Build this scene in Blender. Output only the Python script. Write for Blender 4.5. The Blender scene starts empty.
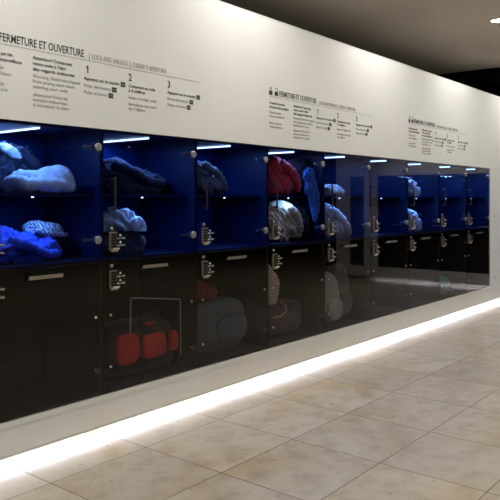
import bpy, bmesh, math, random
from mathutils import Vector, Matrix, noise

C = bpy.context.scene.collection
PI = math.pi
# ------------------------------------------------------------------ camera, world, big lights, exposure
EYE, DIST = 1.42, 3.366            # eye height, distance of the camera from the locker wall
cd = bpy.data.cameras.new('camera'); cam = bpy.data.objects.new('camera', cd); C.objects.link(cam)
cam.location = (0, -DIST, EYE)
cam.rotation_euler = (PI/2, 0, -math.atan2(0.8, 0.6))
cd.sensor_width = 36; cd.lens = 36*666.7/500
cd.shift_x = -0.1; cd.shift_y = -0.1
cd.clip_end = 200
sc = bpy.context.scene
sc.camera = cam
w = bpy.data.worlds.new('world'); sc.world = w; w.use_nodes = True
w.node_tree.nodes['Background'].inputs[0].default_value = (0.9, 0.85, 0.8, 1)
w.node_tree.nodes['Background'].inputs[1].default_value = 0.012
vs = sc.view_settings
vs.view_transform = 'Standard'; vs.look = 'None'; vs.gamma = 1.0; vs.use_curve_mapping = False
vs.exposure = 0.0

P_WASH = 88.0      # wall-washing downlights
P_HALL = 142.0      # added hall downlights, out of view
P_STRIP = 3.6      # floor strip light, watts per metre
P_LED = 5.6         # tubes in the lockers
E_LED = 9.0
WARM = (1.0, 0.965, 0.90)
COOL = (0.86, 0.85, 1.0)
BLUE = (0.20, 0.46, 1.0)

# ------------------------------------------------------------------ materials
MATS = {}
def mat(name, col, rough=0.5, metal=0.0, spec=0.5, emit=None, estr=0.0, sheen=0.0):
    m = bpy.data.materials.new(name); m.use_nodes = True
    b = m.node_tree.nodes['Principled BSDF']
    b.inputs['Base Color'].default_value = (*col, 1)
    b.inputs['Roughness'].default_value = rough
    b.inputs['Metallic'].default_value = metal
    b.inputs['Specular IOR Level'].default_value = spec
    if sheen: b.inputs['Sheen Weight'].default_value = sheen
    if emit:
        b.inputs['Emission Color'].default_value = (*emit, 1)
        b.inputs['Emission Strength'].default_value = estr
    MATS[name] = m
    return m
def N(m, t, **kw):
    n = m.node_tree.nodes.new(t)
    for k, v in kw.items(): setattr(n, k, v)
    return n
def L(m, a, b): m.node_tree.links.new(a, b)
def bsdf(m): return m.node_tree.nodes['Principled BSDF']

def noisy(name, c0, c1, scale, rough=0.6, bump=0.0, detail=4, **kw):
    m = mat(name, c0, rough, **kw)
    tc = N(m, 'ShaderNodeTexCoord'); nz = N(m, 'ShaderNodeTexNoise'); rp = N(m, 'ShaderNodeValToRGB')
    nz.inputs['Scale'].default_value = scale; nz.inputs['Detail'].default_value = detail
    rp.color_ramp.elements[0].position = 0.35; rp.color_ramp.elements[1].position = 0.68
    rp.color_ramp.elements[0].color = (*c0, 1); rp.color_ramp.elements[1].color = (*c1, 1)
    L(m, tc.outputs['Object'], nz.inputs['Vector']); L(m, nz.outputs['Fac'], rp.inputs['Fac'])
    L(m, rp.outputs['Color'], bsdf(m).inputs['Base Color'])
    if bump:
        bp = N(m, 'ShaderNodeBump'); bp.inputs['Strength'].default_value = bump; bp.inputs['Distance'].default_value = 0.01
        L(m, nz.outputs['Fac'], bp.inputs['Height']); L(m, bp.outputs['Normal'], bsdf(m).inputs['Normal'])
    return m

panel = noisy('white_panel', (0.60, 0.605, 0.59), (0.63, 0.635, 0.62), 1.3, 0.5, spec=0.35)
ceil_m = noisy('taupe_ceiling', (0.50, 0.435, 0.375), (0.53, 0.465, 0.40), 0.8, 0.75, spec=0.25)
void_m = mat('dark_plaster', (0.012, 0.010, 0.010), 0.9, spec=0.1)
beam_m = mat('dark_beam_paint', (0.05, 0.045, 0.045), 0.7)
hallwall_m = noisy('dark_hall_plaster', (0.10, 0.085, 0.075), (0.12, 0.10, 0.09), 0.7, 0.8)
alu = mat('brushed_aluminium', (0.62, 0.62, 0.60), 0.35, 1.0)
hinge_m = mat('dull_steel', (0.30, 0.30, 0.31), 0.45, 0.9)
alu_light = mat('pale_grey_metal', (0.55, 0.55, 0.54), 0.4)
steel = mat('satin_steel', (0.62, 0.60, 0.56), 0.28, 1.0)
bronze = noisy('bronze_metal', (0.20, 0.165, 0.115), (0.28, 0.235, 0.17), 60, 0.42, metal=0.6)
key_m = mat('dark_key', (0.012, 0.010, 0.009), 0.5, spec=0.3)
dark_metal = mat('dark_anodised_metal', (0.055, 0.055, 0.06), 0.35, 0.8)
black_pl = mat('black_plastic', (0.014, 0.014, 0.016), 0.5)
ink = mat('black_lettering', (0.022, 0.022, 0.024), 0.6)
ink_grey = mat('grey_lettering', (0.20, 0.195, 0.185), 0.6)
ink_pale = mat('pale_symbol', (0.30, 0.295, 0.28), 0.6)
white_mark = mat('white_marking', (0.75, 0.75, 0.72), 0.5)
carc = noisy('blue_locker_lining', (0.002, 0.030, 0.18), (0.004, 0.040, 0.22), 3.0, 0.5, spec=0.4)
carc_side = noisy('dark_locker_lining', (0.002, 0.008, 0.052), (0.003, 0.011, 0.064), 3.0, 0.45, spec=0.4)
carc_low = noisy('charcoal_locker_lining', (0.010, 0.008, 0.009), (0.013, 0.010, 0.011), 3.0, 0.6)
tube_m = mat('lit_blue_white_tube', (0.7, 0.8, 1.0), 0.4, emit=(0.50, 0.72, 1.0), estr=E_LED)
strip_m = mat('lit_white_strip', (0.9, 0.9, 1.0), 0.4, emit=(0.96, 0.96, 1.0), estr=14)
lamp_m = mat('lit_lamp_lens', (1, 1, 1), 0.4, emit=(1.0, 0.95, 0.86), estr=30)

def make_floor_mat():
    m = mat('limestone_tiles', (0.5, 0.45, 0.36), 0.33, spec=0.4)
    tc = N(m, 'ShaderNodeTexCoord')
    mp = N(m, 'ShaderNodeMapping'); mp.inputs['Location'].default_value = (TX, TY, 0)
    L(m, tc.outputs['Object'], mp.inputs['Vector'])
    br = N(m, 'ShaderNodeTexBrick'); br.offset = 0; br.squash = 1
    br.inputs['Scale'].default_value = 1; br.inputs['Brick Width'].default_value = TW
    br.inputs['Row Height'].default_value = TH
    br.inputs['Mortar Size'].default_value = 0.0036; br.inputs['Mortar Smooth'].default_value = 0.3
    br.inputs['Color1'].default_value = (0, 0, 0, 1); br.inputs['Color2'].default_value = (1, 1, 1, 1)
    br.inputs['Mortar'].default_value = (0.5, 0.5, 0.5, 1)
    L(m, mp.outputs[0], br.inputs['Vector'])
    # shift the clouding from tile to tile
    sh = N(m, 'ShaderNodeVectorMath', operation='MULTIPLY_ADD')
    sh.inputs[1].default_value = (9, 5, 3)
    L(m, br.outputs['Color'], sh.inputs[0]); L(m, mp.outputs[0], sh.inputs[2])
    n1 = N(m, 'ShaderNodeTexNoise'); n1.inputs['Scale'].default_value = 1.5; n1.inputs['Detail'].default_value = 5
    n1.inputs['Distortion'].default_value = 0.8
    n2 = N(m, 'ShaderNodeTexNoise'); n2.inputs['Scale'].default_value = 9; n2.inputs['Detail'].default_value = 7
    n3 = N(m, 'ShaderNodeTexNoise'); n3.inputs['Scale'].default_value = 26; n3.inputs['Detail'].default_value = 4
    for n in (n1, n2, n3): L(m, sh.outputs[0], n.inputs['Vector'])
    r1 = N(m, 'ShaderNodeValToRGB'); e = r1.color_ramp.elements
    e[0].position = 0.30; e[0].color = (0.45, 0.335, 0.175, 1); e[1].position = 0.66; e[1].color = (0.525, 0.472, 0.375, 1)
    x = e.new(0.47); x.color = (0.50, 0.43, 0.31, 1)
    L(m, n1.outputs['Fac'], r1.inputs['Fac'])
    r2 = N(m, 'ShaderNodeValToRGB'); e = r2.color_ramp.elements
    e[0].position = 0.30; e[0].color = (0.80, 0.77, 0.73, 1); e[1].position = 0.56; e[1].color = (1, 1, 1, 1)
    L(m, n2.outputs['Fac'], r2.inputs['Fac'])
    r3 = N(m, 'ShaderNodeValToRGB'); e = r3.color_ramp.elements
    e[0].position = 0.27; e[0].color = (0.72, 0.66, 0.58, 1); e[1].position = 0.36; e[1].color = (1, 1, 1, 1)
    L(m, n3.outputs['Fac'], r3.inputs['Fac'])
    tv = N(m, 'ShaderNodeMapRange'); tv.inputs['To Min'].default_value = 0.90; tv.inputs['To Max'].default_value = 1.06
    L(m, br.outputs['Color'], tv.inputs['Value'])
    def mul(a, b):
        k = N(m, 'ShaderNodeMix', data_type='RGBA', blend_type='MULTIPLY'); k.inputs[0].default_value = 1
        L(m, a, k.inputs[6]); L(m, b, k.inputs[7]); return k.outputs[2]
    c = mul(mul(mul(r1.outputs[0], r2.outputs[0]), r3.outputs[0]), tv.outputs[0])
    k = N(m, 'ShaderNodeMix', data_type='RGBA'); k.inputs[7].default_value = (0.15, 0.115, 0.08, 1)
    L(m, br.outputs['Fac'], k.inputs[0]); L(m, c, k.inputs[6])
    L(m, k.outputs[2], bsdf(m).inputs['Base Color'])
    rr = N(m, 'ShaderNodeMapRange'); rr.inputs['To Min'].default_value = 0.26; rr.inputs['To Max'].default_value = 0.45
    L(m, n2.outputs['Fac'], rr.inputs['Value']); L(m, rr.outputs[0], bsdf(m).inputs['Roughness'])
    bp = N(m, 'ShaderNodeBump', invert=True); bp.inputs['Strength'].default_value = 0.25; bp.inputs['Distance'].default_value = 0.002
    L(m, br.outputs['Fac'], bp.inputs['Height']); L(m, bp.outputs['Normal'], bsdf(m).inputs['Normal'])
    return m
TW, TH = 0.607, 0.596
TX, TY = -2.53 + 10*TW, 0.36 + 40*TH
floor_m = make_floor_mat()

def make_glass(name, tint, base=0.045):
    m = bpy.data.materials.new(name); m.use_nodes = True
    nt = m.node_tree; nt.nodes.remove(nt.nodes['Principled BSDF'])
    out = nt.nodes['Material Output']
    tr = N(m, 'ShaderNodeBsdfTransparent'); tr.inputs[0].default_value = (*tint, 1)
    gl = N(m, 'ShaderNodeBsdfGlossy'); gl.inputs['Roughness'].default_value = 0.0; gl.inputs[0].default_value = (1, 1, 1, 1)
    lw = N(m, 'ShaderNodeLayerWeight'); lw.inputs[0].default_value = 0.5
    pw = N(m, 'ShaderNodeMath', operation='POWER'); pw.inputs[1].default_value = 4.2
    L(m, lw.outputs['Facing'], pw.inputs[0])
    ma = N(m, 'ShaderNodeMath', operation='MULTIPLY_ADD'); ma.inputs[1].default_value = 0.93; ma.inputs[2].default_value = base
    L(m, pw.outputs[0], ma.inputs[0])
    ge = N(m, 'ShaderNodeNewGeometry')
    iv = N(m, 'ShaderNodeMath', operation='SUBTRACT'); iv.inputs[0].default_value = 1
    L(m, ge.outputs['Backfacing'], iv.inputs[1])
    mu = N(m, 'ShaderNodeMath', operation='MULTIPLY'); L(m, ma.outputs[0], mu.inputs[0]); L(m, iv.outputs[0], mu.inputs[1])
    mx = N(m, 'ShaderNodeMixShader'); L(m, mu.outputs[0], mx.inputs[0]); L(m, tr.outputs[0], mx.inputs[1]); L(m, gl.outputs[0], mx.inputs[2])
    L(m, mx.outputs[0], out.inputs['Surface'])
    return m
glass_up = make_glass('smoked_glass', (0.57, 0.61, 0.73))
glass_lo = make_glass('dark_smoked_glass', (0.68, 0.665, 0.67), 0.036)

# ------------------------------------------------------------------ mesh helpers
class MB:
    def __init__(s): s.bm = bmesh.new()
    def box(s, x0, x1, y0, y1, z0, z1, bev=0.0, M=None):
        r = bmesh.ops.create_cube(s.bm, size=1.0)
        vs_ = r['verts']
        for v in vs_:
            v.co = Vector(((x0+x1)/2 + v.co.x*(x1-x0), (y0+y1)/2 + v.co.y*(y1-y0), (z0+z1)/2 + v.co.z*(z1-z0)))
        if bev:
            es = list({e for v in vs_ for e in v.link_edges})
            rb = bmesh.ops.bevel(s.bm, geom=es, offset=bev, segments=2, affect='EDGES', profile=0.6)
            vs_ = list({v for f in rb['faces'] for v in f.verts} | {v for v in vs_ if v.is_valid})
        if M is not None:
            for v in vs_: v.co = M @ v.co
        return s
    def tube(s, pts, r, n=10, cap=True):
        pts = [Vector(p) for p in pts]
        rs = r if isinstance(r, (list, tuple)) else [r]*len(pts)
        rings = []
        prev = None
        for i, p in enumerate(pts):
            t = (pts[min(i+1, len(pts)-1)] - pts[max(i-1, 0)]).normalized()
            a = prev if prev is not None else (Vector((0, 0, 1)) if abs(t.z) < 0.9 else Vector((1, 0, 0)))
            u = (a - t*a.dot(t)).normalized(); prev = u
            v = t.cross(u)
            rings.append([s.bm.verts.new(p + (u*math.cos(2*PI*k/n) + v*math.sin(2*PI*k/n))*rs[i]) for k in range(n)])
        for a, b in zip(rings, rings[1:]):
            for k in range(n): s.bm.faces.new((a[k], a[(k+1) % n], b[(k+1) % n], b[k]))
        if cap:
            s.bm.faces.new(rings[0][::-1]); s.bm.faces.new(rings[-1])
        return s
    def prism(s, poly, y0, y1):          # outline in x,z extruded along y
        a = [s.bm.verts.new((x, y0, z)) for x, z in poly]; b = [s.bm.verts.new((x, y1, z)) for x, z in poly]
        n = len(poly)
        s.bm.faces.new(a); s.bm.faces.new(b[::-1])
        for k in range(n): s.bm.faces.new((a[k], b[k], b[(k+1) % n], a[(k+1) % n]))
        return s
    def build(s, name, m, parent=None, smooth=False, loc=None):
        bmesh.ops.recalc_face_normals(s.bm, faces=s.bm.faces)
        me = bpy.data.meshes.new(name); s.bm.to_mesh(me); s.bm.free()
        if smooth:
            for p in me.polygons: p.use_smooth = True
        me.materials.append(m)
        o = bpy.data.objects.new(name, me); C.objects.link(o)
        if parent: o.parent = parent
        if loc: o.location = loc
        return o
def tag(o, label=None, cat=None, group=None, kind=None):
    if label: o['label'] = label
    if cat: o['category'] = cat
    if group: o['group'] = group
    if kind: o['kind'] = kind
    return o
def empty(name, loc, rz=0):
    o = bpy.data.objects.new(name, None); C.objects.link(o); o.location = loc; o.rotation_euler = (0, 0, rz)
    o.empty_display_size = 0.05
    return o
CH = {}
def copy_tree(o, parent=None):
    c = o.copy(); C.objects.link(c)
    if parent: c.parent = parent
    for ch in [x for x in bpy.data.objects if x.parent == o]: copy_tree(ch, c)
    return c

# ------------------------------------------------------------------ the setting
W, S0, NCOL = 0.784, 1.724, 9
S1 = S0 + W*NCOL
ZB, ZM, ZT, ZW, ZBASE = 0.241, 1.051, 1.846, 2.862, 0.053
XE = 10.27                      # end wall
HC = 3.51                       # hall ceiling

m = MB(); m.box(-7, 19, -21, 9, -0.1, 0); tag(m.build('floor', floor_m), kind='structure')
m = MB(); m.box(-7, XE, -21, 9, HC, HC+0.1)
m.box(XE, 19, -21, -3.6, HC, HC+0.1); tag(m.build('ceiling', ceil_m), kind='structure')
m = MB(); m.box(XE, 19, -3.6, 9, 4.3, 4.4); tag(m.build('ceiling_upper', void_m), kind='structure')
m = MB(); m.box(XE, XE+0.1, -3.6, 9, HC+0.1, 4.3); tag(m.build('trim_3', void_m), kind='structure')
m = MB(); m.box(-7, 19, 8.9, 9, 0, 4.3); tag(m.build('wall_back', void_m), kind='structure')
m = MB(); m.box(18.9, 19, -21, 8.9, 0, 4.3); tag(m.build('wall_right', void_m), kind='structure')
m = MB(); m.box(-7, -6.9, -21, 8.9, 0, HC); tag(m.build('wall_left', hallwall_m), kind='structure')
m = MB(); m.box(-6.9, 18.9, -21, -20.9, 0, HC); tag(m.build('wall_far', hallwall_m), kind='structure')
m = MB(); m.box(12.2, 12.5, 0.9, 8.8, 3.62, 3.85); tag(m.build('trim_4', beam_m), kind='structure')

# the locker partition: header, base, side panels, backing, set-back plinth
G = 0.0025
XL = -6.9
m = MB()
m.box(XL, XE-0.002, 0, 0.78, ZT+G, ZW)
m.box(XL, XE-0.002, 0, 0.018, ZBASE, ZB-0.034)
m.box(XL, S0-G, 0, 0.78, ZB, ZT)
m.box(S1+G, XE-0.002, 0, 0.78, ZB, ZT)
m.box(S0, S1, 0.70, 0.78, ZB, ZT)
m.box(XL, XE-0.002, 0.11, 0.78, 0, ZB-0.036)
tag(m.build('wall_front', panel), kind='structure')
m = MB(); m.box(XL, XE-0.002, -0.003, 0.70, ZB-0.034+0.001, ZB-0.002)
tag(m.build('trim_1', panel), kind='structure')
m = MB(); m.box(XL, XE-0.006, -0.004, -0.0004, ZBASE-0.002, ZBASE+0.008)
tag(m.build('trim_2', alu), kind='structure')
m = MB(); m.box(XL, XE-0.006, -0.003, -0.0004, ZW-0.006, ZW+0.002)
tag(m.build('trim_5', panel), kind='structure')

# end wall, at right angles, with its own bank
YB0, YB1 = -2.61, -2.61 + 3*W        # bank limits along y (toward the corner)
m = MB()
m.box(XE, XE+0.78, -3.5, 0.78, ZT+G, ZW)
m.box(XE, XE+0.018, -3.5, -0.001, ZBASE, ZB-0.002)
m.box(XE, XE+0.78, -2.9, YB0-G, ZB, ZT)
m.box(XE, XE+0.78, -3.5, -3.2, ZB, ZT)
m.box(XE+0.2, XE+0.78, -3.2, -2.9, ZB, ZT)
m.box(XE, XE+0.78, YB1+G, 0.78, ZB, ZT)
m.box(XE+0.70, XE+0.78, YB0, YB1, ZB, ZT)
m.box(XE+0.11, XE+0.78, -3.5, 0.78, 0, ZB-0.002)
tag(m.build('wall_end', panel), kind='structure')
m = MB(); m.box(XE+0.02, XE+0.03, -3.198, -2.902, ZB+0.002, ZT-0.002)
m.build('dark_niche_panel', black_pl); o = bpy.data.objects['dark_niche_panel']
tag(o, 'tall narrow dark panel set into the white end wall beside its lockers', 'panel')

# concealed strip lights under both walls
def strip(name, x0, x1, y0, y1, loc, rot, length, label, k=1.0, col=None):
    m = MB(); m.box(x0, x1, y0, y1, 0.085, 0.100)
    o = m.build(name, strip_m); tag(o, label, 'light')
    ld = bpy.data.lights.new('strip_glow', 'AREA'); ld.shape = 'RECTANGLE'; ld.size = length; ld.size_y = 0.052
    ld.energy = P_STRIP*length*k; ld.color = col or COOL
    lo = bpy.data.objects.new('strip_glow', ld); C.objects.link(lo); lo.location = loc; lo.rotation_euler = rot
    lo.parent = o
    return o
strip('floor_strip_light', XL+0.1, XE-0.1, 0.097, 0.1095, ((XL+XE)/2, 0.088, 0.076), (math.radians(-48), 0, 0), XE-XL-0.3,
      'long white strip light under the locker wall glowing on the stone floor')
strip('floor_strip_light', XE+0.097, XE+0.1095, -2.75, -0.12, (XE+0.085, (-2.75-0.12)/2, 0.076), (math.radians(-48), 0, -PI/2), 2.6,
      'short white strip light under the end wall, mirrored in the right-hand lower glass doors', 0.5, (0.84, 0.78, 1.0))

# ------------------------------------------------------------------ downlights
def downlight(x, y, z, power, label, group, blend=0.8, cone=95, r=0.065, tilt=None):
    t = empty('recessed_downlight', (x, y, z-0.004)); tag(t, label, 'ceiling light', group)
    m = MB()
    n = 28
    a = [[], [], [], []]
    for k in range(n):
        c, s_ = math.cos(2*PI*k/n), math.sin(2*PI*k/n)
        a[0].append(m.bm.verts.new((c*r*1.25, s_*r*1.25, 0.003))); a[1].append(m.bm.verts.new((c*r*1.22, s_*r*1.22, -0.004)))
        a[2].append(m.bm.verts.new((c*r*1.02, s_*r*1.02, -0.005))); a[3].append(m.bm.verts.new((c*r*1.0, s_*r*1.0, 0.002)))
    for q in range(3):
        for k in range(n): m.bm.faces.new((a[q][k], a[q][(k+1) % n], a[q+1][(k+1) % n], a[q+1][k]))
    m.build('trim_ring', dark_metal, t, smooth=True)
    m = MB(); m.tube([(0, 0, 0.002), (0, 0, -0.001), (0, 0, -0.004)], [r*0.98, r*0.98, r*0.6], n=28)
    m.build('lens', lamp_m, t)
    ld = bpy.data.lights.new('downlight_beam', 'SPOT'); ld.energy = power; ld.color = WARM
    ld.spot_size = math.radians(cone); ld.spot_blend = blend; ld.shadow_soft_size = 0.05
    lo = bpy.data.objects.new('downlight_beam', ld); C.objects.link(lo); lo.parent = t; lo.location = (0, 0, -0.012)
    if tilt: lo.rotation_euler = tilt
    return t
for i, x in enumerate((-0.4, 1.6, 3.7, 5.7, 7.58, 9.4)):
    downlight(x, -0.56, HC, P_WASH,
              'round recessed downlight glowing in the taupe ceiling at the upper right' if i == 4 else
              'round recessed downlight in the ceiling row that washes the locker wall',
              'downlights along the locker wall', cone=125, blend=1.0, r=0.078, tilt=(math.radians(38), 0, 0))
for x in (-2.2, 0.6, 3.4, 6.2, 9.0):  # added lamps, unseen; front row tilted to light the locker wall evenly
    for y, p, a in ((-2.5, 1.25, 42), (-4.6, 1.0, 0), (-7.4, 0.8, 0)):
        downlight(x, y, HC, P_HALL*p, 'unseen downlight added to the hall ceiling to light the wall and floor', 'added hall downlights', cone=130, blend=0.8,
                  tilt=(math.radians(a), 0, 0))
for x, y in ((14.0, -18.0), (16.9, -17.7)):
    downlight(x, y, HC, 30, 'distant downlight at the far side of the hall, mirrored in the upper glass', 'far hall downlights', cone=120, r=0.05)
downlight(9.5, -1.6, HC, P_WASH*0.6, 'unseen downlight added to the ceiling to light the end wall', 'added downlights at the end wall', cone=100)  # added lamp, out of view, only to light the end wall

# ------------------------------------------------------------------ lockers (origin at bottom centre of the front)
DEP = 0.62
HW = W/2
def plate_text(txt, size, parent, loc, m, name='digits', sx=0.8, bold=0.0):
    cu = bpy.data.curves.new('t', 'FONT'); cu.body = txt; cu.size = size; cu.extrude = 0.0003; cu.resolution_u = 2
    cu.offset = bold; cu.align_x = 'CENTER'; cu.align_y = 'CENTER'
    o = bpy.data.objects.new('t', cu); C.objects.link(o)
    me = bpy.data.meshes.new_from_object(o.evaluated_get(bpy.context.evaluated_depsgraph_get()))
    bpy.data.objects.remove(o); bpy.data.curves.remove(cu)
    me.transform(Matrix.Rotation(PI/2, 4, 'X') @ Matrix.Diagonal((sx, 1, 1, 1)))
    me.name = name; me.materials.clear(); me.materials.append(m)
    p = bpy.data.objects.new(name, me); C.objects.link(p); p.location = loc
    if parent: p.parent = parent
    return p

def carcass(root, h, m):
    b = MB(); t = 0.012; e = 0.002
    y0, y1 = 0.014, DEP
    b.box(-HW+e, -HW+e+t, y0, y1, e, h-e); b.box(HW-e-t, HW-e, y0, y1, e, h-e)
    b.box(-HW+e+t, HW-e-t, y0, y1, e, e+t); b.box(-HW+e+t, HW-e-t, y0, y1, h-e-t, h-e)
    bk = MB(); bk.box(-HW+e+t, HW-e-t, y1-t, y1, e+t, h-e-t)
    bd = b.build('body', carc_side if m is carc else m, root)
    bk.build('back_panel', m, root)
    return bd

LOCKX = -HW + 0.066
def lock_parts(root, z1):
    """keypad lock; z1 = top of the keypad"""
    x, hw, H = LOCKX, 0.025, 0.112
    b = MB(); b.box(x-hw, x+hw, -0.017, -0.0005, z1-H, z1, bev=0.002)
    lk = b.build('keypad_lock', bronze, root)
    kb = MB()
    for r in range(5):
        for c in range(2):
            kb.box(x-0.0205+c*0.021, x-0.0005+c*0.021, -0.0200, -0.0172, z1-0.0225-r*0.0185, z1-0.0065-r*0.0185, bev=0.001)
    kb.build('keys', key_m, lk)
    b = MB()                                   # tongue slanting out at the bottom
    Mx = Matrix.Translation((x+0.002, -0.018, z1-H-0.004)) @ Matrix.Rotation(math.radians(-38), 4, 'X')
    b.box(-0.024, 0.024, -0.030, 0.004, -0.003, 0.002, bev=0.001, M=Mx)
    b.build('lever', steel, lk)
    for q, zz in enumerate((z1-0.040, z1-0.083)):
        b = MB()
        b.tube([(x+hw+0.001, -0.012, zz), (x+hw+0.062, -0.012, zz)], 0.0032)
        b.tube([(x+hw+0.013, -0.017, zz), (x+hw+0.013, -0.0005, zz)], 0.0062)
        b.tube([(x+hw+0.055, -0.017, zz), (x+hw+0.055, -0.0005, zz)], 0.0070)
        b.build('latch_bolt', steel, lk)
        b = MB(); b.prism([(x+hw+0.026, zz+0.013), (x+hw+0.044, zz+0.013), (x+hw+0.035, zz+0.027)], -0.0022, -0.0004)
        b.build('arrow_mark', white_mark, lk)
    return lk
def plate(root, zc, txt):
    x = LOCKX - 0.006
    b = MB(); b.box(x-0.020, x+0.020, -0.003, -0.0004, zc-0.013, zc+0.013, bev=0.0008)
    p = b.build('number_plate', dark_metal, root)
    plate_text(txt, 0.022, p, (x, -0.0034, zc), white_mark)
    return p
HU = ZT - ZM
HL = ZM - ZB
SHELF = 1.440 - ZM
def make_upper():
    root = empty('luggage_locker', (0, 0, 0))
    carcass(root, HU, carc)
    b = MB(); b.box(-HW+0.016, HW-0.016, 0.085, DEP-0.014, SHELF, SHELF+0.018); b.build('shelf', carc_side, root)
    for zt in (HU-0.0215, SHELF-0.0075):
        b = MB()
        if zt > 0.5: b.tube([(0, 0.05, zt), (0, 0.52, zt)], 0.0052, n=10)
        else: b.tube([(-0.01, 0.10, zt+0.007), (-0.01, 0.10, zt+0.002), (-0.01, 0.10, zt)], [0.007, 0.007, 0.005], n=14)
        tb = b.build('light_tube' if zt > 0.5 else 'shelf_spot', tube_m, root)
        ld = bpy.data.lights.new('tube_glow', 'AREA'); ld.shape = 'RECTANGLE'; ld.size = 0.012; ld.size_y = 0.45 if zt > 0.5 else 0.02
        ld.energy = P_LED*(1.0 if zt > 0.5 else 0.45); ld.color = BLUE
        lo = bpy.data.objects.new('tube_glow', ld); C.objects.link(lo); lo.location = (0, 0.29, zt-0.009) if zt > 0.5 else (-0.01, 0.10, zt-0.004); lo.parent = tb
    b = MB(); b.box(-HW+0.002, HW-0.002, 0.0, 0.008, 0.003, HU-0.003)
    d = b.build('glass_door', glass_up, root)
    # D-handle
    x = -HW + 0.056; z0, z1 = 1.353-ZM, 1.56-ZM
    b = MB(); b.box(x-0.007, x+0.007, -0.046, -0.036, z0, z1, bev=0.002)
    for zz in (z0+0.012, z1-0.012): b.tube([(x, -0.037, zz), (x, -0.0003, zz)], 0.006)
    b.build('handle', dark_metal, d)
    for zz in (1.737-ZM, 1.180-ZM):
        b = MB(); xc = HW-0.040
        b.tube([(xc, -0.0003, zz), (xc, -0.010, zz), (xc, -0.014, zz)], [0.024, 0.024, 0.019], n=24)
        b.tube([(xc, 0.0083, zz), (xc, 0.022, zz)], 0.024, n=24)
        b.box(xc-0.085, xc-0.01, 0.016, 0.030, zz-0.009, zz+0.009, bev=0.003)
        b.build('hinge', hinge_m, d)
    return root
def make_lower():
    root = empty('luggage_locker', (0, 0, 0))
    carcass(root, HL, carc_low)
    b = MB(); b.box(-HW+0.002, HW-0.002, 0.0, 0.008, 0.003, HL-0.003)
    d = b.build('glass_door', glass_lo, root)
    zc = 0.993-ZB
    b = MB(); b.box(-0.105, 0.105, -0.020, -0.0003, zc-0.010, zc-0.006, bev=0.001)
    b.box(-0.105, 0.105, -0.022, -0.019, zc-0.010, zc+0.011, bev=0.001)
    b.build('pull_handle', steel, d)
    for xx in (-HW+0.054, HW-0.054):
        for zz in (0.718-ZB, 0.403-ZB):
            b = MB(); b.tube([(xx, -0.0003, zz), (xx, -0.004, zz), (xx, -0.006, zz)], [0.0085, 0.0085, 0.005], n=16)
            b.build('screw', steel, d)
    b = MB(); b.tube([(HW-0.040, -0.0003, 0.155), (HW-0.040, -0.008, 0.155)], 0.022, n=20)
    b.build('hinge_cap', dark_metal, d)
    return root
up0, lo0 = make_upper(), make_lower()

upper_labels = [
 'leftmost upper locker, lit blue, holding a pale puffer jacket and a blue garment',
 'second upper locker from the left, lit blue, above the red bag, numbered 76',
 'third upper locker from the left, lit blue, nearly empty with a jacket on its shelf',
 'upper locker stuffed with red, blue and cream jackets behind glass',
 'fifth upper locker from the left, holding crumpled pale grey clothes',
 'sixth upper locker from the left, lit deep blue and empty',
 'seventh upper locker from the left, with small white bundles at its left edge',
 'second upper locker from the right, dark blue and empty',
 'rightmost upper locker, next to the plain white wall panel']
lower_labels = [
 'leftmost lower locker, empty and dark behind black glass',
 'lower locker with a red and black duffel bag behind dark glass',
 'third lower locker from the left, with a dim blue-grey bag inside',
 'lower locker with a pale striped jumper at its left edge',
 'fifth lower locker from the left, with a round grey backpack inside',
 'sixth lower locker from the left, glass mirroring the start of a light strip',
 'third lower locker from the right, glass mirroring a light strip and floor',
 'second lower locker from the right, with a small teal bag low inside',
 'rightmost lower locker, next to the plain white wall panel']
for i in range(NCOL):
    cx = S0 + W*(i+0.5)
    for kind in (0, 1):
        src = (up0, lo0)[kind]
        o = copy_tree(src)
        o.location = (cx, 0.001, ZM if kind == 0 else ZB)
        lock_parts(o, (1.224-ZM) if kind == 0 else (0.990-ZB))
        plate(o, (1.247-ZM) if kind == 0 else (1.017-ZB), str(74 + 2*i + kind))
        tag(o, (upper_labels, lower_labels)[kind][i], 'locker', ('upper lockers', 'lower lockers')[kind])
for i in range(3):
    for kind in (0, 1):
        o = copy_tree((up0, lo0)[kind])
        o.location = (XE+0.001, YB0 + W*(i+0.5), ZM if kind == 0 else ZB)
        o.rotation_euler = (0, 0, -PI/2)
        tag(o, ('upper' if kind == 0 else 'lower') + ' locker in the end wall bank, seen only mirrored in the right-hand glass', 'locker',
            'end wall lockers ' + ('above' if kind == 0 else 'below'))
def kill(o):
    for c in [x for x in bpy.data.objects if x.parent == o]: kill(c)
    bpy.data.objects.remove(o)
kill(up0); kill(lo0)

# screws of the right-hand wall panel
for zz, lb in ((1.20, 'small dark screw in the white panel right of the lockers, at mid height'),
               (0.36, 'small dark screw low in the white panel right of the lockers')):
    b = MB(); b.tube([(S1+0.165, -0.0004, zz), (S1+0.165, -0.004, zz)], 0.011, n=14)
    tag(b.build('panel_screw', dark_metal), lb, 'screw', 'panel screws')

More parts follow.
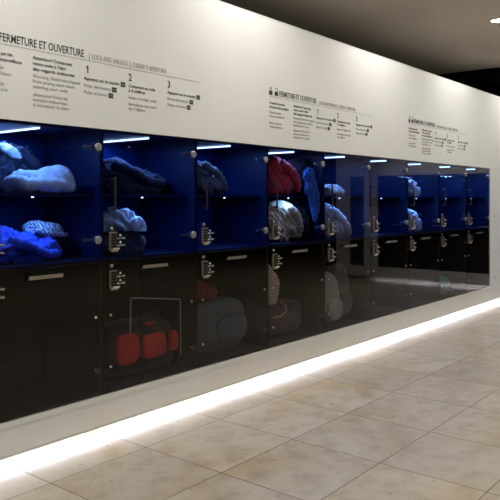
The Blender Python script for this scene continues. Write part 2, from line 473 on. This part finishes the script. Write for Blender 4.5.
# ------------------------------------------------------------------ lettering on the header
def text_mesh(lines, m, name, parent, sx=0.8):
    """lines: (text, x, z_baseline, cap height, bold, fit width or None), all in one mesh"""
    bm = bmesh.new()
    dg = None
    for txt, x, z, cap, bold, fit in lines:
        cu = bpy.data.curves.new('t', 'FONT'); cu.body = txt; cu.size = cap/0.70; cu.extrude = 0.0004; cu.resolution_u = 2
        cu.offset = bold*cap
        o = bpy.data.objects.new('t', cu); C.objects.link(o)
        me = bpy.data.meshes.new_from_object(o.evaluated_get(bpy.context.evaluated_depsgraph_get()))
        bpy.data.objects.remove(o); bpy.data.curves.remove(cu)
        k = sx
        if fit:
            xs = [v.co.x for v in me.vertices]; k = fit/(max(xs)-min(xs))
        me.transform(Matrix.Translation((x, 0, z)) @ Matrix.Rotation(PI/2, 4, 'X') @ Matrix.Diagonal((k, 1, 1, 1)))
        bm.from_mesh(me); bpy.data.meshes.remove(me)
    me = bpy.data.meshes.new(name); bm.to_mesh(me); bm.free(); me.materials.append(m)
    o = bpy.data.objects.new(name, me); C.objects.link(o); o.parent = parent
    return o
def padlock(root, x, z, opened):
    b = MB(); b.box(x-0.004, x+0.038, -0.0005, 0.0005, z, z+0.034)
    pts = []
    for k in range(9):
        a = PI*k/8
        pts.append((0.017+0.0105*math.cos(a), 0.052+0.0105*math.sin(a)))
    ring = [(0.0275, 0.036)] + pts + [(0.0065, 0.046 if opened else 0.036)]
    for (a0, c0), (a1, c1) in zip(ring, ring[1:]):
        b.tube([(x+a0, 0, z+c0), (x+a1, 0, z+c1)], 0.0018, n=4)
    p = b.build('padlock_icon', ink, root)
    return p
def keybox(root, x, z):
    b = MB(); b.box(x, x+0.034, -0.0005, 0.0005, z-0.006, z+0.024)
    p = b.build('button_icon', ink, root)
    b = MB(); b.tube([(x+0.012, -0.0006, z+0.009), (x+0.012, -0.0010, z+0.009)], 0.0035, n=12)
    b.box(x+0.016, x+0.028, -0.0010, -0.0006, z+0.0075, z+0.0105); b.box(x+0.024, x+0.027, -0.0010, -0.0006, z+0.004, z+0.008)
    b.build('key_symbol', ink_pale, p)
    return p
TB, TL = 0.022, -0.004
def lettering():
    r = empty('wall_lettering', (0, 0, 0))
    text_mesh([('FERMETURE ET OUVERTURE', 0.122, 2.259, 0.043, TB, 0.517)], ink, 'heading', r)
    text_mesh([('|', 0.675, 2.258, 0.034, TL, None), ('LOCK AND UNLOCK', 0.697, 2.258, 0.031, TL, 0.262),
               ('|', 0.975, 2.258, 0.034, TL, None), ('CIERRE Y APERTURA', 0.998, 2.258, 0.031, TL, 0.28)], ink_grey, 'translated_heading', r)
    b = MB(); b.box(0.0, 1.593, -0.0004, 0.0004, 2.2425, 2.2450); b.build('rule_line', ink_grey, r)
    padlock(r, 0.0, 2.256, False); padlock(r, 0.072, 2.256, True)
    cp = 0.0195
    text_mesh([('Cet espace n\'est pas vide :', 0, 2.185, cp, TB, 0.205), ('il est sous vid\u00e9osurveillance', 0, 2.153, cp, TB, 0.25)], ink, 'notice_paragraph', r)
    text_mesh([('This area is under', 0, 2.110, cp, TL, 0.15), ('video surveillance', 0, 2.080, cp, TL, 0.19),
               ('Esta zona est\u00e1 bajo', 0, 2.026, cp, TL, 0.15), ('videovigilancia', 0, 1.996, cp, TL, 0.17)], ink_grey, 'translated_notice', r)
    x = 0.315
    text_mesh([('Attention! Composez', x, 2.193, cp, TB, 0.248), ('votre code \u00e0 l\'abri', x, 2.162, cp, TB, 0.205),
               ('des regards indiscrets', x, 2.131, cp, TB, 0.262)], ink, 'notice_paragraph', r)
    text_mesh([('Warning: Shield the keypad', x, 2.093, cp, TL, 0.30), ('from prying eyes when', x, 2.064, cp, TL, 0.262), ('entering your code', x, 2.035, cp, TL, 0.215),
               ('\u00a1Atenci\u00f3n! Evite las', x, 1.991, cp, TL, 0.215), ('miradas indiscretas', x, 1.963, cp, TL, 0.215), ('al introducir la clave', x, 1.935, cp, TL, 0.225)], ink_grey, 'translated_notice', r)
    for n_, xx in (('1', 0.655), ('2', 0.967), ('3', 1.288)):
        if n_ == '1':
            b = MB(); z_ = 2.168
            b.prism([(xx+.009, z_), (xx+.017, z_), (xx+.017, z_+.046), (xx+.010, z_+.046), (xx+.0005, z_+.037), (xx+.0005, z_+.029), (xx+.009, z_+.036)], -0.0004, 0.0004)
            b.build('step_number', ink, r)
        else: text_mesh([(n_, xx, 2.168, 0.046, 0.03, None)], ink, 'step_number', r)
    for xx, wd in ((0.641, 0.255), (1.288, 0.255)):
        text_mesh([('Appuyez sur la touche', xx, 2.128, cp, TB, wd)], ink, 'step_text', r)
        text_mesh([('Press the button', xx, 2.086, cp, TL, wd*0.74)], ink_grey, 'translated_step', r)
        text_mesh([('Pulse el bot\u00f3n', xx, 2.047, cp, TL, wd*0.64)], ink_grey, 'translated_step', r)
        keybox(r, xx+wd+0.011, 2.128); keybox(r, xx+wd*0.74+0.012, 2.086); keybox(r, xx+wd*0.64+0.012, 2.047)
    xx = 0.967
    text_mesh([('Composez un code', xx, 2.128, cp, TB, 0.215), ('\u00e0 4 chiffres', xx, 2.098, cp, TB, 0.13)], ink, 'step_text', r)
    text_mesh([('Enter a 4-digit code', xx, 2.056, cp, TL, 0.225)], ink_grey, 'translated_step', r)
    text_mesh([('Introduzca una clave', xx, 2.014, cp, TL, 0.225),
               ('de 4 d\u00edgitos', xx, 1.986, cp, TL, 0.13)], ink_grey, 'translated_step', r)
    return r
lt = lettering()
for i, lb in enumerate(('large black instruction lettering on the white header, cut off by the left picture edge',
                        'black instruction lettering on the white header above the middle lockers',
                        'small far black instruction lettering on the white header above the right-hand lockers')):
    o = lt if i == 0 else copy_tree(lt)
    o.location = (S0+0.006+3*W*i, -0.0012, 0)
    tag(o, lb, 'lettering', 'instruction lettering')

# ------------------------------------------------------------------ clothes and bags
def cloth(name, c0, c1, scale=14, rough=0.8): return noisy(name, c0, c1, scale, rough, bump=0.25, spec=0.25, sheen=0.2)
M_puffer = cloth('pale_puffer', (0.62, 0.68, 0.74), (0.74, 0.79, 0.83), 8, 0.55)
M_blackcloth = cloth('black_cloth', (0.012, 0.011, 0.014), (0.022, 0.02, 0.025))
M_navy = cloth('navy_cloth', (0.022, 0.025, 0.055), (0.045, 0.05, 0.09))
M_blue = cloth('bright_blue_cloth', (0.03, 0.07, 0.55), (0.05, 0.11, 0.70))
M_paleblue = cloth('pale_blue_cloth', (0.42, 0.50, 0.60), (0.56, 0.62, 0.70))
M_greyblue = cloth('grey_blue_cloth', (0.12, 0.15, 0.19), (0.18, 0.21, 0.26))
M_red = cloth('red_cloth', (0.72, 0.05, 0.06), (0.84, 0.07, 0.08))
M_litpink = cloth('lit_pink_cloth', (0.75, 0.15, 0.40), (0.85, 0.22, 0.5))  # red cloth as the tube lights it, light put into the colour
M_royal = cloth('royal_blue_cloth', (0.04, 0.13, 0.42), (0.06, 0.18, 0.52))
M_cream = cloth('cream_cloth', (0.70, 0.48, 0.27), (0.84, 0.60, 0.36))
M_grey = cloth('pale_grey_cloth', (0.45, 0.47, 0.49), (0.60, 0.61, 0.62))
M_white = cloth('white_cloth', (0.72, 0.74, 0.76), (0.82, 0.83, 0.85))
M_redbag = cloth('red_nylon', (0.62, 0.030, 0.022), (0.75, 0.04, 0.03), 20, 0.6)
M_blackbag = cloth('black_nylon', (0.012, 0.012, 0.012), (0.02, 0.02, 0.02), 20, 0.6)
M_slate = cloth('slate_nylon', (0.10, 0.14, 0.18), (0.14, 0.18, 0.22), 20, 0.6)
M_maroon = cloth('maroon_cloth', (0.20, 0.03, 0.04), (0.28, 0.05, 0.06))
M_plum = cloth('plum_nylon', (0.07, 0.035, 0.06), (0.10, 0.05, 0.08))
M_greybag = cloth('grey_nylon', (0.38, 0.37, 0.36), (0.46, 0.45, 0.44), 20, 0.6)
M_dimgrey = cloth('dim_grey_nylon', (0.13, 0.12, 0.115), (0.17, 0.16, 0.15), 20, 0.6)
M_teal = cloth('teal_nylon', (0.03, 0.33, 0.36), (0.05, 0.42, 0.44), 20, 0.6)
def banded(name, ca, cb, axis, scale, ck=None):
    m = mat(name, ca, 0.85)
    tc = N(m, 'ShaderNodeTexCoord')
    if ck:
        t = N(m, 'ShaderNodeTexChecker'); t.inputs['Scale'].default_value = scale
        t.inputs['Color1'].default_value = (*ca, 1); t.inputs['Color2'].default_value = (*cb, 1)
        L(m, tc.outputs['Object'], t.inputs['Vector']); L(m, t.outputs['Color'], bsdf(m).inputs['Base Color'])
    else:
        t = N(m, 'ShaderNodeTexWave', bands_direction=axis); t.inputs['Scale'].default_value = scale; t.inputs['Distortion'].default_value = 0.6
        r = N(m, 'ShaderNodeValToRGB'); r.color_ramp.elements[0].color = (*ca, 1); r.color_ramp.elements[1].color = (*cb, 1)
        r.color_ramp.elements[0].position = 0.4; r.color_ramp.elements[1].position = 0.6
        L(m, tc.outputs['Object'], t.inputs['Vector']); L(m, t.outputs['Fac'], r.inputs['Fac']); L(m, r.outputs['Color'], bsdf(m).inputs['Base Color'])
    return m
M_knit = banded('patterned_knit', (0.62, 0.66, 0.72), (0.05, 0.07, 0.16), 'Z', 75, ck=True)
M_stripe = banded('striped_knit', (0.86, 0.80, 0.72), (0.42, 0.34, 0.29), 'Z', 16)

def fold(p, d, freq, seed):
    """sharp-crested folds running along direction d"""
    p = p + noise.noise_vector(p*5 + Vector((seed, 2, 4)))*0.045
    q = p - d*(p.dot(d))*0.72
    q = q*freq + Vector((seed*3.1, seed*1.7, seed*2.3))
    a = 1 - abs(noise.noise(q))*2.4
    b = 1 - abs(noise.noise(q*2.3 + Vector((5, 1, 7))))*2.4
    c = 1 - abs(noise.noise(q*5.1 + Vector((2, 9, 3))))*2.4
    return a*0.62 + b*0.42 + c*0.16
def heap(name, lobes, m, root, seed, amp=0.022, freq=7, d=(1, 0.3, 0.4), vox=0.007, lim=None, quilt=0, part=True):
    bm = bmesh.new()
    for lb in lobes:
        cx, cy, cz, rx, ry, rz = lb[:6]
        rot = Matrix.Rotation(lb[6] if len(lb) > 6 else 0, 4, 'Z') @ Matrix.Rotation(lb[7] if len(lb) > 7 else 0, 4, 'Y')
        r = bmesh.ops.create_icosphere(bm, subdivisions=3, radius=1)
        Mx = Matrix.Translation((cx, cy, cz)) @ rot @ Matrix.Diagonal((rx, ry, rz, 1))
        for v in r['verts']: v.co = Mx @ v.co
    me = bpy.data.meshes.new('tmp'); bm.to_mesh(me); bm.free()
    o = bpy.data.objects.new('tmp', me); C.objects.link(o)
    md = o.modifiers.new('r', 'REMESH'); md.mode = 'VOXEL'; md.voxel_size = vox
    ms = o.modifiers.new('s', 'SMOOTH'); ms.iterations = 4; ms.factor = 0.6
    me2 = bpy.data.meshes.new_from_object(o.evaluated_get(bpy.context.evaluated_depsgraph_get()))
    bpy.data.objects.remove(o); bpy.data.meshes.remove(me)
    d = Vector(d).normalized()
    nrm = [v.normal.copy() for v in me2.vertices]
    for v, n_ in zip(me2.vertices, nrm):
        k = amp*1.25*fold(v.co, d, freq*1.7, seed)
        if quilt: k = amp*0.8*fold(v.co, d, freq*1.6, seed) + amp*1.5*abs(math.sin(v.co.dot(d)*quilt + 1.2*noise.noise(v.co*5)))
        v.co = v.co + n_*(k - amp*0.35)
        if v.co.z < 0.001: v.co.z = 0.001 + 0.0004*abs(noise.noise(v.co*30))
        if lim:
            for a in range(3):
                if v.co[a] < lim[a][0]: v.co[a] = lim[a][0]
                if v.co[a] > lim[a][1]: v.co[a] = lim[a][1]
    for p in me2.polygons: p.use_smooth = True
    me2.name = name; me2.materials.clear(); me2.materials.append(m)
    ob = bpy.data.objects.new(name, me2); C.objects.link(ob)
    if root: ob.parent = root
    return ob
def sleeve(root, pts, r, m, seed, name='sleeve', cuff=None):
    P = [Vector(p) for p in pts]; n = 26; path = []; rs = []
    for i in range(n):
        t = i/(n-1)*(len(P)-1); k = min(int(t), len(P)-2); f = t-k
        a = P[max(k-1, 0)]; b = P[k]; c = P[k+1]; d = P[min(k+2, len(P)-1)]
        path.append(0.5*((2*b) + (c-a)*f + (2*a-5*b+4*c-d)*f*f + (3*b-a-3*c+d)*f**3))
        rs.append(r*(1-0.35*i/(n-1))*(1+0.13*math.sin(i*1.9+seed)))
    mb = MB(); mb.tube(path, rs, n=14)
    for v in mb.bm.verts: v.co += Vector((noise.noise(v.co*22+Vector((seed, 0, 0))), noise.noise(v.co*22+Vector((0, seed, 3))), noise.noise(v.co*22+Vector((7, 0, seed)))))*r*0.22
    s = mb.build(name, m, root, smooth=True)
    if cuff:
        mb = MB(); e = path[-1]; dd = (path[-1]-path[-3]).normalized()
        mb.tube([e-dd*0.005, e+dd*0.02, e+dd*0.022], [r*0.60, r*0.58, r*0.40], n=14); mb.build('cuff', cuff, s, smooth=True)
    return s
def U(i): return S0 + W*(i+0.5)
ZS = ZM + SHELF + 0.0185          # on the shelf
ZF = ZM + 0.0145                  # on the upper locker's floor
ZL = ZB + 0.0145                  # on the lower locker's floor
def item(name, i, x, y, z, label, cat, group='clothes in the lockers'):
    r = empty(name, (U(i)+x, y, z)); tag(r, label, cat, group); return r
BIG = lambda x, y, zt: ((-0.372-x, 0.372-x), (0.022-y, DEP-0.016-y), (0.0, zt))
def LIM(x, y, top): return BIG(x, y, top)

# locker 1
x, y = 0.09, 0.215
r = item('puffer_jacket', 0, x, y, ZS, 'pale blue-white puffer jacket lying on the shelf of the leftmost locker', 'jacket')
heap('quilted_shell', [(.03, 0, 0.045, .17, .11, .06), (-.08, .0, .045, .08, .09, .06), (.10, -.02, .065, .09, .09, .08, .4)], M_puffer, r, 1, 0.02, 6, (1, .2, .55), lim=LIM(x, y, .34), quilt=48)
sleeve(r, [(-.12, -.08, .05), (-.02, -.13, .05), (.08, -.13, .05), (.16, -.10, .035)], .042, M_puffer, 2, cuff=M_navy)
x, y = 0.06, 0.50
r = item('dark_jacket', 0, x, y, ZS, 'dark navy jacket heaped on the shelf behind the pale puffer jacket', 'jacket')
heap('body_fabric', [(0, 0, .10, .16, .10, .12), (.06, -.01, .18, .12, .08, .10), (-.06, .0, .20, .09, .08, .10)], M_navy, r, 3, 0.035, 7, (.5, .1, 1), lim=LIM(x, y, .35))
sleeve(r, [(.02, -.07, .27), (.10, -.09, .20), (.19, -.08, .12), (.24, -.06, .06)], .036, M_navy, 4, cuff=M_white)
heap('collar', [(-.02, -.09, .25, .10, .03, .03, .2, .35)], M_white, r, 5, 0.008, 14, vox=.007)  # white piece stands in for a bright highlight on the jacket
x, y = -0.02, 0.22
r = item('blue_garment', 0, x, y, ZF, 'bright blue garment crumpled on the floor of the leftmost upper locker', 'garment')
heap('body_fabric', [(0, 0, .06, .24, .14, .09), (-.16, 0, .10, .14, .13, .10), (.06, -.03, .07, .12, .10, .06)], M_blue, r, 6, 0.028, 7, (1, 0, .5), lim=LIM(x, y, .21))
sleeve(r, [(-.12, -.10, .12), (-.03, -.14, .10), (.07, -.14, .05), (.15, -.13, .04)], .04, M_blue, 7)
x, y = 0.15, 0.25
r = item('knitted_hat', 0, x, y, ZF+0.135, 'white and navy patterned knitted hat on top of the blue garment', 'hat')
heap('crown', [(0, 0, .03, .12, .10, .055, .3), (-.05, 0, .05, .07, .07, .045)], M_knit, r, 8, 0.010, 9, vox=.009)
heap('turned_brim', [(.01, -.075, .02, .135, .032, .024, .15, .18)], M_knit, r, 9, 0.006, 12, vox=.007)
# locker 2
x, y = 0.08, 0.34
r = item('dark_coat', 1, x, y, ZS, 'dark blue coat with long folds on the shelf of locker 76', 'coat')
heap('body_fabric', [(0, 0, .07, .26, .16, .09), (-.14, 0, .12, .15, .12, .10, 0, .3), (.12, .02, .07, .14, .12, .07)], M_navy, r, 10, 0.034, 6, (1, 0, -.35), lim=LIM(x, y, .33))
sleeve(r, [(-.22, -.10, .20), (-.10, -.17, .15), (.04, -.17, .09), (.18, -.13, .08)], .035, M_navy, 11)
x, y = -0.14, 0.17
r = item('dark_scarf_base', 1, x, y+.03, ZF, 'dark heap added under the pale scarf to darken the lower left of locker 76', 'jumper')  # added heap, makes the space below the scarf dark
heap('body_fabric', [(0, 0, .07, .17, .12, .09), (.10, .02, .05, .13, .10, .07)], M_navy, r, 12, 0.026, 7, (1, 0, .2), lim=((-.2, .4), (-.10, .3), (0, .145)))
r = item('pale_scarf', 1, x, y+.02, ZF+.152, 'pale blue scarf bunched on the added dark heap in the lower left of locker 76', 'scarf')
heap('wrap', [(-.06, 0, .05, .10, .08, .07), (.05, -.02, .05, .10, .08, .055), (.0, -.05, .09, .10, .04, .04, 0, .35)], M_paleblue, r, 12, 0.034, 9, (.8, 0, -.6), lim=((-.16, .4), (-.12, .2), (0, .2)))
heap('loose_end', [(.06, -.125, .03, .05, .022, .06, 0, .3), (.085, -.135, -.05 + .06, .035, .018, .05)], M_paleblue, r, 14, 0.014, 12, (.2, 0, 1), vox=.006)
# locker 3
x, y = -0.08, 0.27
r = item('grey_jacket', 2, x, y, ZS, 'grey-blue jacket on the shelf of the third locker from the left', 'jacket')
heap('body_fabric', [(0, 0, .07, .18, .15, .09), (-.06, 0, .15, .10, .11, .10), (.06, 0, .09, .10, .11, .08)], M_greyblue, r, 14, 0.026, 7, (.6, 0, -.8), lim=LIM(x, y, .32))
sleeve(r, [(-.08, -.10, .22), (.02, -.14, .16), (.09, -.14, .08), (.12, -.12, .04)], .036, M_greyblue, 15)
# locker 4
x, y = -0.05, 0.235
r = item('red_jacket', 3, x, y, ZS, 'red jacket piled up to the roof of the stuffed locker', 'jacket')
heap('body_fabric', [(0, 0, .10, .20, .14, .12), (-.06, 0, .20, .15, .12, .13), (.08, -.02, .12, .13, .11, .10), (-.12, -.04, .12, .12, .10, .13)], M_red, r, 16, 0.034, 6, (.5, 0, -.9), lim=LIM(x, y, .33))
sleeve(r, [(-.04, -.10, .27), (.06, -.15, .20), (.14, -.15, .10), (.17, -.12, .05)], .045, M_red, 17, cuff=M_maroon)
x, y = 0.05, 0.525
r = item('pink_lit_top', 3, x, y, ZS, 'bright pink piece added as the tube-lit top of the red jacket', 'garment')  # separate pink piece imitates tube light on the red jacket's top
heap('wrap', [(0, 0, .15, .10, .07, .16), (.02, -.01, .25, .09, .06, .09)], M_litpink, r, 18, 0.02, 9, lim=LIM(x, y, .345))
x, y = 0.275, 0.105
r = item('blue_jacket', 3, x, y, ZF, 'blue jacket hanging in the right half of the stuffed locker', 'jacket')
heap('body_fabric', [(-.05, -.052, .56, .055, .024, .07), (-.03, -.052, .48, .065, .026, .10), (.0, -.052, .40, .06, .026, .10), (.03, -.052, .34, .045, .024, .10), (.045, -.05, .26, .035, .02, .09)], M_royal, r, 19, 0.022, 11, (-.3, 0, 1), vox=.006, lim=((-.13, .093), (-.080, -.023), (.10, .66)))
heap('sleeve', [(-.02, -.06, .36, .022, .018, .10, 0, -.3), (.01, -.06, .24, .02, .017, .08, 0, -.25)], M_royal, r, 20, 0.012, 14, (-.3, 0, 1), vox=.006, lim=((-.13, .093), (-.080, -.023), (.10, .66)))
x, y = -0.04, 0.235
r = item('cream_jacket', 3, x, y, ZF, 'cream jacket bundled below the red jacket in the stuffed locker', 'jacket')
heap('body_fabric', [(0, 0, .11, .20, .14, .13), (-.08, -.02, .17, .16, .12, .13), (.12, 0, .13, .14, .13, .14), (.02, 0, .24, .15, .12, .10)], M_cream, r, 21, 0.032, 6, (.6, 0, -.8), lim=LIM(x, y, .355))
sleeve(r, [(.04, -.10, .29), (.13, -.14, .22), (.19, -.13, .12), (.20, -.10, .05)], .048, M_cream, 22, cuff=M_cream)
r = item('dark_filler', 3, .292, .26, ZS, 'black coat shape added to darken the shelf behind the blue jacket in the stuffed locker', 'coat')  # added shape, makes the background dark behind the jackets
heap('body_fabric', [(0, 0, .12, .08, .15, .14), (0, 0, .22, .07, .13, .11)], M_blackcloth, r, 41, 0.02, 8, lim=((-.08, .078), (-.155, .17), (0, .34)))
r = item('dark_filler', 3, .292, .26, ZF, 'black coat shape added to darken the lower right corner of the stuffed locker', 'coat')  # second added shape, keeps the lower background dark
heap('body_fabric', [(0, 0, .12, .08, .15, .14), (0, 0, .22, .07, .13, .12)], M_blackcloth, r, 42, 0.02, 8, lim=((-.04, .078), (-.155, .17), (0, .35)))
# locker 5
x, y = -0.02, 0.24
r = item('folded_shirt', 4, x, y, ZS, 'pale folded shirt lying on the shelf of the fifth locker', 'shirt')
heap('body_fabric', [(0, 0, .035, .19, .15, .045), (.05, 0, .06, .12, .12, .04)], M_grey, r, 23, 0.018, 7, lim=LIM(x, y, .2))
heap('collar', [(-.10, -.10, .07, .07, .03, .022, .2)], M_white, r, 24, 0.006, 14, vox=.007)
r = item('pale_jacket', 4, x, y, ZF, 'pale grey crumpled jacket filling the lower part of the fifth locker', 'jacket')
heap('body_fabric', [(0, 0, .10, .22, .15, .11), (-.12, 0, .18, .12, .12, .14), (.08, -.02, .12, .13, .12, .10)], M_grey, r, 25, 0.036, 7, (.6, 0, -.8), lim=LIM(x, y, .35))
sleeve(r, [(-.10, -.11, .26), (0, -.16, .18), (.10, -.16, .10), (.17, -.14, .05)], .045, M_grey, 26, cuff=M_white)
# locker 7
x, y = -0.02, 0.15
r = item('white_bundle', 6, x, y, ZS, 'small white bundle on the shelf of the seventh locker', 'garment')
heap('wrap', [(0, 0, .06, .10, .08, .08), (-.03, 0, .12, .07, .06, .06)], M_white, r, 27, 0.022, 9, lim=LIM(x, y, .3))
r = item('pale_bundle', 6, x, y, ZF, 'small pale bundle on the floor of the seventh upper locker', 'garment')
heap('wrap', [(0, 0, .07, .13, .09, .09), (-.05, 0, .15, .08, .07, .09)], M_paleblue, r, 28, 0.028, 9, lim=LIM(x, y, .33))

# bags in the lower lockers
def rbox(name, hx, hy, z0, z1, m, root, seed, bul=0.02, cx=0, cy=0, e=3.2):
    """soft padded box (superellipsoid) with slight wrinkles"""
    mb = MB(); r = bmesh.ops.create_icosphere(mb.bm, subdivisions=5, radius=1)
    for v in r['verts']:
        p = v.co; s = (abs(p.x)**e + abs(p.y)**e + abs(p.z)**e)**(-1/e)
        q = Vector((p.x*s*hx, p.y*s*hy, p.z*s*(z1-z0)/2))
        q += p*bul*0.5*noise.noise(q*9 + Vector((seed, 0, 0)))
        v.co = Vector((q.x+cx, q.y+cy, max(q.z+(z0+z1)/2, 0.001)))
    return mb.build(name, m, root, smooth=True)
x, y = 0.05, 0.26
r = item('duffel_bag', 1, x, y, ZL, 'red and black wheeled duffel bag in the second lower locker', 'bag', 'bags in the lower lockers')
rbox('base', .285, .15, .0, .12, M_blackbag, r, 1)
rbox('body_fabric', .275, .145, .085, .36, M_blackbag, r, 2)
for cx, hx, z0, z1 in ((-.165, .085, .10, .295), (.055, .098, .105, .27), (.225, .028, .12, .26)):
    rbox('red_panel', hx, .026, z0, z1, M_redbag, r, 3+cx, cx=cx, cy=-.140, e=4)
rbox('red_panel', .040, .014, .325, .345, M_redbag, r, 9, cx=.03, cy=-.125)
mb = MB(); mb.tube([(-.155, -.155, .30), (-.155, -.160, .525), (-.150, -.16, .530), (.270, -.16, .472), (.277, -.16, .465), (.285, -.155, .08)], .0045)
mb.build('trolley_handle', alu_light, r)
mb = MB(); mb.tube([(-.05, -.10, .34), (-.03, -.13, .40), (.09, -.13, .40), (.12, -.10, .34)], .011); mb.build('carry_handle', M_blackbag, r, smooth=True)
x, y = 0.06, 0.30
r = item('travel_bag', 2, x, y, ZL, 'dim blue-grey travel bag in the third lower locker', 'bag', 'bags in the lower lockers')
rbox('body_fabric', .30, .16, .0, .40, M_slate, r, 11)
rbox('front_pocket', .17, .03, .08, .28, M_slate, r, 12, cx=.06, cy=-.155)
mb = MB(); mb.tube([(-.12, -.150, .33), (-.09, -.195, .31), (.09, -.195, .31), (.12, -.150, .33)], .010); mb.build('carry_handle', M_slate, r, smooth=True)
r = item('maroon_garment', 2, x-.16, y+.02, ZL+.405, 'maroon garment lying on the blue-grey travel bag', 'garment')
heap('body_fabric', [(0, 0, .05, .18, .12, .07), (-.06, 0, .10, .10, .09, .06)], M_maroon, r, 31, 0.022, 8, lim=((-.25, .4), (-.2, .2), (0, .25)))
x, y = -0.18, 0.19
r = item('striped_jumper', 3, x, y, ZL+0.30, 'pale striped knitted jumper at the left of the fourth lower locker', 'jumper')
heap('body_fabric', [(0, 0, .12, .11, .09, .17), (-.05, 0, .24, .08, .08, .10)], M_stripe, r, 32, 0.014, 7, (1, 0, 0), lim=((-.175, .3), (-.15, .2), (0, .40)))
mb = MB(); mb.tube([(.06, -.09, .02), (.12, -.10, -.02), (.13, -.10, -.07), (.05, -.11, -.10), (-.06, -.11, -.10)], .005); mb.build('drawstring', M_cream, r, smooth=True)
r = item('plum_suitcase', 3, -0.02, 0.32, ZL, 'dark plum soft suitcase under the striped jumper', 'suitcase', 'bags in the lower lockers')
rbox('body_fabric', .32, .17, .0, .297, M_plum, r, 14, e=5)
rbox('front_pocket', .20, .03, .05, .20, M_plum, r, 15, cy=-.165)
mb = MB(); mb.tube([(.08, -.16, .25), (.11, -.19, .27), (.21, -.19, .27), (.24, -.16, .25)], .010); mb.build('carry_handle', M_blackbag, r, smooth=True)
def backpack(i, x, y, label, m, w_, h_, seed):
    r = item('backpack', i, x, y, ZL, label, 'backpack', 'bags in the lower lockers')
    rbox('body_fabric', w_, .13, .0, h_, m, r, seed, e=2.4)
    rbox('front_pocket', w_*.72, .035, .05, h_*.5, m, r, seed+1, cy=-.125, e=2.6)
    mb = MB(); mb.tube([(-.04, 0, h_-.015), (-.03, 0, h_+.035), (.03, 0, h_+.035), (.04, 0, h_-.015)], .008); mb.build('top_loop', M_blackbag, r, smooth=True)
    for sx in (-1, 1):
        mb = MB(); mb.tube([(sx*w_*.5, .11, h_*.85), (sx*w_*.55, .17, h_*.6), (sx*w_*.55, .15, h_*.15)], .014); mb.build('shoulder_strap', M_blackbag, r, smooth=True)
    return r
backpack(4, -0.13, 0.20, 'round pale grey backpack at the left of the fifth lower locker', M_greybag, .16, .50, 21)
backpack(4, 0.20, 0.30, 'dim dark grey backpack at the right of the fifth lower locker', M_dimgrey, .15, .56, 23)
backpack(7, 0.0, 0.18, 'small teal backpack in the second lower locker from the right', M_teal, .06, .23, 25)
